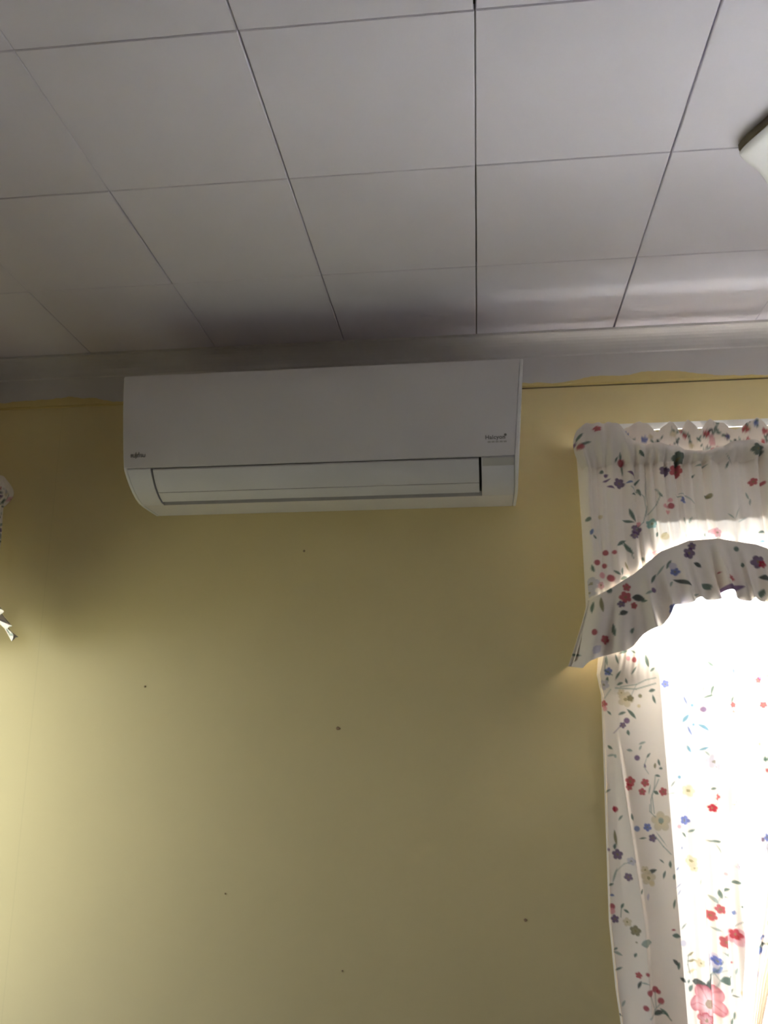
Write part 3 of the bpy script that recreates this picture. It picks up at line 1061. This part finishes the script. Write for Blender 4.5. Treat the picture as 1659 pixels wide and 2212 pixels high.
PRINT_CURTAIN = """
l g 0.4241 1.4579 0.0376 0.0106 100
l g 0.4369 1.434 0.0188 0.0075 40
l g 0.3868 1.4315 0.0282 0.0056 55
l g 0.3576 1.4766 0.0282 0.0088 20
l g 0.3844 1.4793 0.0188 0.0063 -30
l s 0.3132 1.4561 0.0282 0.0063 100
l g 0.3386 1.4588 0.0282 0.0063 110
l g 0.3448 1.42 0.0282 0.0069 60
l g 0.3506 1.3977 0.0188 0.0075 20
l g 0.3673 1.405 0.0157 0.0063 110
l g 0.3189 1.4083 0.0188 0.0081 90
l g 0.4326 1.3795 0.0188 0.0094 15
l g 0.4367 1.3575 0.025 0.0075 105
l g 0.3206 1.3231 0.0157 0.0063 -50
l g 0.3526 1.3215 0.0219 0.0081 20
l g 0.3757 1.32 0.0344 0.0094 -50
l g 0.365 1.2724 0.0157 0.0088 100
l g 0.3176 1.2353 0.0157 0.0081 140
l s 0.319 1.2139 0.0219 0.0063 10
l s 0.329 1.2125 0.0113 0.0063 90
l s 0.3646 1.2268 0.0157 0.0075 -10
l s 0.3976 1.2453 0.0219 0.0063 20
l s 0.3924 1.2339 0.0157 0.0056 60
l g 0.411 1.2141 0.0188 0.0056 50
l u 0.4005 1.1887 0.0125 0.0056 100
l k 0.4261 1.1888 0.0157 0.0069 80
l g 0.4368 1.1972 0.0188 0.0069 100
l g 0.4398 1.1818 0.0106 0.0069 0
l g 0.4298 1.1636 0.0157 0.0063 -10
l s 0.4073 1.1301 0.0282 0.0044 75
l g 0.4222 1.1219 0.0157 0.0094 -30
l g 0.3043 1.124 0.0219 0.005 30
l r 0.3185 1.0798 0.0188 0.0075 100
l b 0.5145 1.3542 0.0313 0.005 105
l c 0.5119 1.308 0.0282 0.0088 55
l b 0.5177 1.2765 0.0282 0.0069 110
l c 0.5122 1.2311 0.0219 0.0069 110
l c 0.5519 1.2311 0.025 0.0069 25
l s 0.5565 1.2199 0.0157 0.0063 -50
l g 0.5758 1.3641 0.0376 0.0069 15
l g 0.5874 1.38 0.0313 0.0113 60
l c 0.5555 1.285 0.0282 0.0094 -40
l n 0.5799 1.2283 0.0344 0.0113 75
l b 0.6468 1.4292 0.0157 0.0094 90
l w 0.6444 1.4058 0.0438 0.0125 90
l w 0.6421 1.3825 0.0188 0.0106 90
l g 0.638 1.3565 0.0219 0.0063 70
l g 0.4678 1.1443 0.0219 0.0038 50
l s 0.463 1.1207 0.0219 0.0025 10
l g 0.5624 1.1337 0.0125 0.0069 20
l g 0.6173 1.0984 0.025 0.0056 15
l s 0.5853 1.495 0.0282 0.0069 -20
l g 0.5866 1.4474 0.025 0.0094 -30
l s 0.5632 1.383 0.0188 0.0063 80
l w 0.4754 1.2001 0.0188 0.005 60
d r 0.3656 1.5067 0.0075
d p 0.3698 1.4615 0.0063
d r 0.3873 1.4583 0.0069
f b 0.3188 1.4291 0.0106
f w 0.3107 1.3965 0.0144
f r 0.3075 1.3465 0.0113
d p 0.3096 1.3348 0.0069
f y 0.3639 1.3579 0.0219
f y 0.3534 1.3756 0.0106
f k 0.3758 1.3608 0.0094
d y 0.3961 1.3403 0.0044
d k 0.401 1.3665 0.005
f u 0.3519 1.2912 0.0088
d u 0.3629 1.3027 0.0075
d u 0.3819 1.2084 0.0069
f r 0.3604 1.1494 0.0138
f r 0.3565 1.1354 0.0094
f r 0.3972 1.1467 0.0113
f r 0.3884 1.1245 0.01
f r 0.4408 1.1248 0.0113
f b 0.4675 1.3969 0.0113
d b 0.4789 1.4813 0.0044
d c 0.5292 1.3411 0.0044
d c 0.5421 1.357 0.0028
d c 0.5277 1.2922 0.0038
d u 0.5584 1.3309 0.0075
f w 0.5687 1.2003 0.0188
f w 0.5815 1.1864 0.0125
f r 0.5743 1.1132 0.0113
f r 0.5565 1.0871 0.0106
f r 0.6379 1.3421 0.0081
f p 0.6376 1.3248 0.0094
d w 0.6315 1.1962 0.005
d c 0.4848 1.161 0.0044
f y 0.503 1.1279 0.0157
s s 0.0019 0.3625,1.5037 0.3491,1.4827
s g 0.0022 0.3091,1.4621 0.3101,1.4322 0.33,1.4201
s s 0.0038 0.3396,1.3874 0.3921,1.3842 0.4429,1.3985
s s 0.0031 0.3515,1.3903 0.393,1.3959 0.4173,1.4075 0.4441,1.4132
s s 0.0019 0.393,1.3959 0.3794,1.3696
s s 0.0022 0.3276,1.3846 0.3114,1.3611
s u 0.0019 0.3506,1.2941 0.3287,1.2711
s s 0.0025 0.4241,1.1636 0.4188,1.1329 0.4082,1.1052 0.407,1.0723
s s 0.0025 0.432,1.1552 0.4119,1.1163 0.414,1.0724
s s 0.0019 0.4046,1.2056 0.3974,1.1859 0.4075,1.1691
s s 0.0019 0.5834,1.178 0.5791,1.1338 0.5717,1.1145
s g 0.0016 0.5709,1.1063 0.5582,1.0898
l g 0.3312 1.0595 0.0188 0.005 55
l g 0.3597 1.0624 0.0188 0.0075 100
l k 0.3165 1.0103 0.0407 0.0081 95
l g 0.3136 0.9887 0.0157 0.0081 80
l g 0.3812 1.011 0.0188 0.005 10
l s 0.4259 1.0115 0.0438 0.0031 -55
l n 0.3973 0.9324 0.0282 0.0106 25
l g 0.4229 0.958 0.0157 0.0044 -40
l g 0.4272 0.9262 0.0219 0.0069 70
l g 0.4444 0.9503 0.0188 0.0081 90
l g 0.4516 0.9213 0.0157 0.0069 80
l g 0.3688 0.8859 0.0125 0.0075 60
l w 0.3844 0.8731 0.0188 0.0063 80
l g 0.3219 0.8485 0.0157 0.0069 60
l g 0.3294 0.8369 0.0157 0.0069 -30
l s 0.3088 0.9192 0.0407 0.0056 70
l g 0.2975 0.8965 0.0157 0.0063 20
l b 0.2986 0.8716 0.0125 0.0063 0
l g 0.4463 0.8585 0.025 0.0063 75
l s 0.3707 0.7671 0.0282 0.0188 10
l k 0.3476 0.7678 0.0063 0.0044 0
l g 0.344 0.7385 0.0125 0.0069 60
l g 0.2997 0.7476 0.0125 0.0056 30
l s 0.3031 0.7375 0.025 0.0075 -20
l g 0.3034 0.7022 0.0219 0.0056 25
l g 0.4441 0.7852 0.0219 0.0113 -10
l r 0.4385 0.7991 0.0125 0.005 0
l n 0.4376 0.7256 0.0219 0.0094 -50
l g 0.445 0.7183 0.0188 0.0081 80
l n 0.4517 0.6872 0.0188 0.0088 -40
l n 0.3486 0.6733 0.0219 0.0075 65
l s 0.3598 0.6786 0.0188 0.0044 0
l n 0.3881 0.6126 0.025 0.0125 20
l g 0.4016 0.6155 0.0282 0.0075 -40
l s 0.3101 0.6251 0.0188 0.0063 60
l n 0.2961 0.5976 0.0188 0.0063 0
l g 0.5027 1.0312 0.0188 0.0063 35
l g 0.4851 1.0202 0.0188 0.0063 -50
l g 0.5558 1.0076 0.0407 0.0063 2
l s 0.5609 0.989 0.0344 0.0038 -65
l b 0.4768 0.9893 0.0094 0.0038 80
l b 0.4615 0.9399 0.0125 0.0044 50
l b 0.4608 0.9005 0.0219 0.0031 40
l b 0.4608 0.8848 0.0188 0.0031 55
l s 0.5125 0.9118 0.0188 0.0038 80
l g 0.555 0.8864 0.0219 0.0094 100
l g 0.5771 0.8907 0.0188 0.0081 30
l s 0.57 0.8737 0.0188 0.0075 -5
l s 0.5412 0.8706 0.025 0.0106 -40
l g 0.5968 0.9118 0.0188 0.0094 10
l b 0.5882 0.8405 0.0125 0.0106 70
l g 0.6035 0.8588 0.0106 0.0063 0
l s 0.5414 0.8026 0.0219 0.0075 -10
l s 0.5602 0.7486 0.025 0.0069 -25
l k 0.4769 0.7442 0.0219 0.0063 20
l k 0.4782 0.7291 0.0282 0.0063 0
l y 0.4761 0.7065 0.025 0.0069 10
l n 0.4921 0.6771 0.0407 0.0188 -25
l n 0.5163 0.6802 0.0407 0.0188 60
l g 0.5544 0.6911 0.0344 0.0188 10
l g 0.4701 0.6691 0.0188 0.0106 60
l g 0.4661 0.6839 0.0094 0.0063 60
l b 0.5378 0.7106 0.0282 0.0125 50
l g 0.5671 0.6594 0.0219 0.0063 60
l g 0.5742 0.6523 0.0188 0.0044 5
l s 0.5814 0.7092 0.0188 0.0063 70
l r 0.5739 0.7264 0.0081 0.0044 60
l g 0.465 0.8074 0.0219 0.0038 45
l g 0.554 0.6078 0.0219 0.0063 70
l g 0.5697 0.6083 0.0219 0.0063 80
l b 0.6489 0.7833 0.025 0.0081 30
l b 0.6432 0.7556 0.0219 0.0157 70
l w 0.6308 0.703 0.0188 0.0094 80
l r 0.5919 0.6332 0.0157 0.005 80
l g 0.5905 0.6077 0.0125 0.0044 0
d r 0.3199 1.0799 0.0069
f y 0.4292 1.0521 0.0263
d s 0.4294 1.0549 0.0069
f b 0.3945 1.0382 0.0106
d b 0.3689 1.0339 0.0069
f u 0.4051 1.0126 0.0106
f u 0.3179 0.9699 0.0138
f w 0.3478 0.957 0.0106
f u 0.3394 0.9183 0.0106
d u 0.2962 0.9804 0.0044
f y 0.3879 0.9177 0.0188
f y 0.381 0.9361 0.0106
d y 0.3951 0.9047 0.0063
d r 0.2968 0.8454 0.0075
d p 0.2961 0.835 0.0075
f u 0.3018 0.8169 0.0106
f y 0.3303 0.8123 0.0113
f k 0.3469 0.7947 0.0132
f r 0.3475 0.6945 0.0081
d r 0.3704 0.659 0.0075
d r 0.3842 0.6643 0.0075
d r 0.3956 0.6399 0.0075
d r 0.3583 0.624 0.0063
d r 0.3668 0.7 0.0044
d r 0.3919 0.6596 0.005
f b 0.4896 1.0554 0.0125
d p 0.4743 1.0404 0.005
f r 0.5551 1.0872 0.0106
f y 0.4962 0.959 0.0144
f y 0.5003 0.9431 0.0094
d p 0.5795 0.9285 0.0044
f r 0.5515 0.8514 0.0119
f r 0.5334 0.8318 0.0132
f r 0.5578 0.7788 0.0163
f p 0.5881 0.7871 0.0219
f r 0.5859 0.7921 0.0138
f w 0.6061 0.9499 0.0094
f y 0.4967 0.727 0.0106
f w 0.5304 0.7304 0.0188
f b 0.5372 0.7318 0.0106
d w 0.4602 0.7691 0.0075
d w 0.5303 1.0153 0.005
d y 0.591 0.6625 0.0063
d y 0.5994 0.7047 0
F p 0.5083 0.6382 0.0454
F r 0.4983 0.6025 0.0188
s s 0.0025 0.4044,1.0929 0.4031,1.0765 0.4161,1.0629
s s 0.0028 0.4124,1.0168 0.43,0.9928 0.4478,0.9743
s s 0.0019 0.3137,0.9299 0.3318,0.9487 0.3462,0.9543
s g 0.0019 0.319,0.8458 0.3159,0.8224
s s 0.0022 0.37,0.654 0.3784,0.6246
s s 0.0019 0.3838,0.6593 0.3837,0.6248
s s 0.0025 0.3952,0.6349 0.3806,0.6198 0.3659,0.6022
s g 0.0028 0.3827,0.6125 0.4041,0.6131 0.4162,0.5988
s s 0.0019 0.547,0.8604 0.5545,0.8812
s s 0.0016 0.5228,0.7202 0.5117,0.6875
s g 0.0019 0.548,0.7333 0.5349,0.708 0.5197,0.6878
s s 0.0019 0.5429,0.7082 0.563,0.7237 0.5677,0.7438
s s 0.0019 0.5223,0.6878 0.5315,0.7005 0.5388,0.6883 0.531,0.6683
s g 0.0019 0.6,0.8254 0.5877,0.8099
s g 0.0019 0.4699,0.7415 0.4668,0.7213 0.4703,0.7014
"""


class Put:
    def __init__(self, f, main):
        self.f, self.main = f, main

    def __call__(self, a, d, z):
        return self.f(a, d, z)


def body_print(p):
    p.listed(PRINT_BODY)
    p.sprigs(21, 0.80, 1.70, ZC + 0.35, ZC + 0.86, 0.075)


def ruffle_print(p):
    p.listed(PRINT_RUFFLE)
    p.sprigs(22, 0.76, 1.75, ZC + 0.15, ZC + 0.52, 0.06)


V0 = 0.276
main_put = Put(lambda a, d, z: (V0 + a, WY - d, ZC + z), True)
valance('window_valance', main_put, 2.02, lambda z: z * 0.970, 0.170, body_print, ruffle_print,
        'cream floral valance with arched ruffled hem over the bright window right of the air conditioner', 3, (V0, WY, ZC + 0.8))


def side_print(p):
    p.sprigs(31, p.x.min(), p.x.max(), p.z.min(), p.z.max(), 0.036)


left_put = Put(lambda a, d, z: (LX + d, 1.135 - a, ZC + z), False)
valance('window_valance', left_put, 0.72, lambda z: 0.245 + (z - 0.18) * 0.74, 0.186, side_print, side_print,
        'dim floral valance on the left wall, only its ruffled end showing at the photo edge', 8, (LX, 1.135, ZC + 0.7), flare=0.02, drop=0.62, back_d=0.145, kick=0.068)


# ------------------------------------------------------------------ rods and curtain panels
def rod(name, put, a0, a1, d, z, h, label):
    """flat white sash rod with both ends bent back to the wall"""
    path = [(a0, 0.0), (a0, d - 0.02), (a0 + 0.006, d - 0.006), (a0 + 0.02, d), (a1 - 0.02, d), (a1 - 0.006, d - 0.006), (a1, d - 0.02), (a1, 0.0)]
    v, f = [], []
    n = len(path)
    for (a, dd) in path:
        for (o, zz) in ((0, -h / 2), (0, h / 2), (-0.005, h / 2), (-0.005, -h / 2)):
            sa = (o if dd < d - 0.001 else 0) * (1 if a < (a0 + a1) / 2 else -1)
            v.append(Vector(put(a - sa, dd + (o if dd > d - 0.001 else 0), z + zz)))
    for q in range(n - 1):
        for k in range(4):
            f.append((q * 4 + k, q * 4 + (k + 1) % 4, (q + 1) * 4 + (k + 1) % 4, (q + 1) * 4 + k))
    f += [(0, 1, 2, 3), (4 * n - 1, 4 * n - 2, 4 * n - 3, 4 * n - 4)]
    return tag(make(name, v, f, M_ROD), label, 'curtain rod')


rod('curtain_rod', main_put, 0.02, 2.00, 0.139, 0.826, 0.020, 'flat white curtain rod behind the header of the floral valance')


def curtain_print(p):
    p.listed(PRINT_CURTAIN)
    p.sprigs(41, 0.66, 1.8, ZC - 0.85, ZC + 0.26, 0.08)
    p.sprigs(42, 0.27, 0.70, ZC - 1.1, ZC - 0.69, 0.07)


def panel_a(A, Tt):
    zt, zb = 0.250, -0.86
    z = zt + (zb - zt) * Tt
    left = np.interp(z, [-0.86, -0.674, -0.611, -0.457, -0.128, 0.105, 0.16, 0.19, 0.25], [0.318, 0.304, 0.298, 0.292, 0.302, 0.309, 0.299, 0.303, 0.312])
    right = np.interp(z, [-0.86, -0.665, -0.593, -0.45, 0.222, 0.25], [0.566, 0.584, 0.590, 0.604, 0.664, 0.667])
    w = right - left
    x0 = left + A * w
    zk_ = [-0.86, -0.674, -0.45, -0.25, 0.03, 0.25]
    v1 = np.interp(z, zk_, [0.325, 0.316, 0.322, 0.322, 0.326, 0.336])          # valley left of the big fold
    v2 = np.interp(z, zk_, [0.385, 0.369, 0.368, 0.352, 0.330, 0.338])          # its sharp right crest
    v3 = np.interp(z, zk_, [0.50, 0.49, 0.495, 0.50, 0.51, 0.52])
    fold = np.clip((x0 - v1) / np.maximum(v2 - v1, 0.004), 0, 1) ** 1.4 * (1 - smoothstep(v2, v2 + 0.012, x0)) * np.clip((v2 - v1) / 0.03, 0.15, 1)
    g = 1.5 * fold + 0.25 * np.sin((x0 - v2) * 38) - 0.2
    g += smoothstep(v3 - 0.03, v3 + 0.02, x0) * (1.0 * np.sin(2 * math.pi * (x0 - v3) / 0.047) + 0.4 * np.sin(2 * math.pi * (x0 - v3) / 0.021 + 1))
    fine = np.sin(2 * math.pi * A * 17 + 1.3) + 0.6 * np.sin(2 * math.pi * A * 26)
    near_top = np.exp(-((z - 0.222) / 0.05) ** 2)
    x = x0
    d = 0.066 + 0.021 * g * np.clip(Tt * 4, 0.1, 1) * (1 - 0.4 * near_top) + 0.0035 * fine * near_top
    d += 0.008 * np.exp(-((z - 0.165) / 0.03) ** 2) * (1 - A)
    d = d * (0.72 + 0.28 * smoothstep(0, 0.5, A))
    d = np.maximum(d * 0.9, 0.0215)
    d = d * smoothstep(0.0, 0.12, A) + 0.028 * (1 - smoothstep(0.0, 0.12, A))
    d = d + 0.085 * np.exp(-((z - 0.21) / 0.055) ** 2) * (1 - smoothstep(0.0, 0.42, A))
    z = z + 0.004 * fine * np.exp(-((Tt) / 0.02) ** 2)
    return x, WY - d, ZC + z, left + A * w, ZC + z


def panel_a_leak_stop(A, Tt):
    x, y, z, u, v = panel_a(0 * A, Tt)
    d = (WY - y) * (1 - A) + 0.0002 * A
    return x - 0.0004 - 0.003 * np.sin(A * 3.14), WY - d, z, u - 0.03 * A, v


near_curtain = cloth('window_curtain', 170, 520, panel_a, M_CLOTH, None, curtain_print)
cloth('leak_stop_strip', 8, 520, panel_a_leak_stop, M_DOUBLE, near_curtain, curtain_print)  # opaque edge strip added to stop light leaking sideways behind the curtain
tag(near_curtain,
    'long cream floral curtain at the near edge of the bright window', 'curtain')


def panel_b(A, Tt):
    zt, zb = 0.250, -0.86
    z = zt + (zb - zt) * Tt
    left = np.minimum(0.606 + 0.21 * (z + 0.664), 0.672)
    right = np.interp(z, [-0.86, -0.665, -0.57, 0.25], [0.600, 0.632, 0.664, 1.10])
    g = np.sin(2 * math.pi * (A * 6.3)) + 0.5 * np.sin(2 * math.pi * A * 13.7 + 1)
    x = left + A * (right - left)
    d = 0.044 + 0.007 * g * np.clip(Tt * 4, 0.2, 1)
    return x, WY - d, ZC + z, x, ZC + z


tag(cloth('window_curtain', 200, 360, panel_b, M_CLOTH, None, curtain_print),
    'second floral curtain swept aside, a slanting strip beyond the white gap', 'curtain')
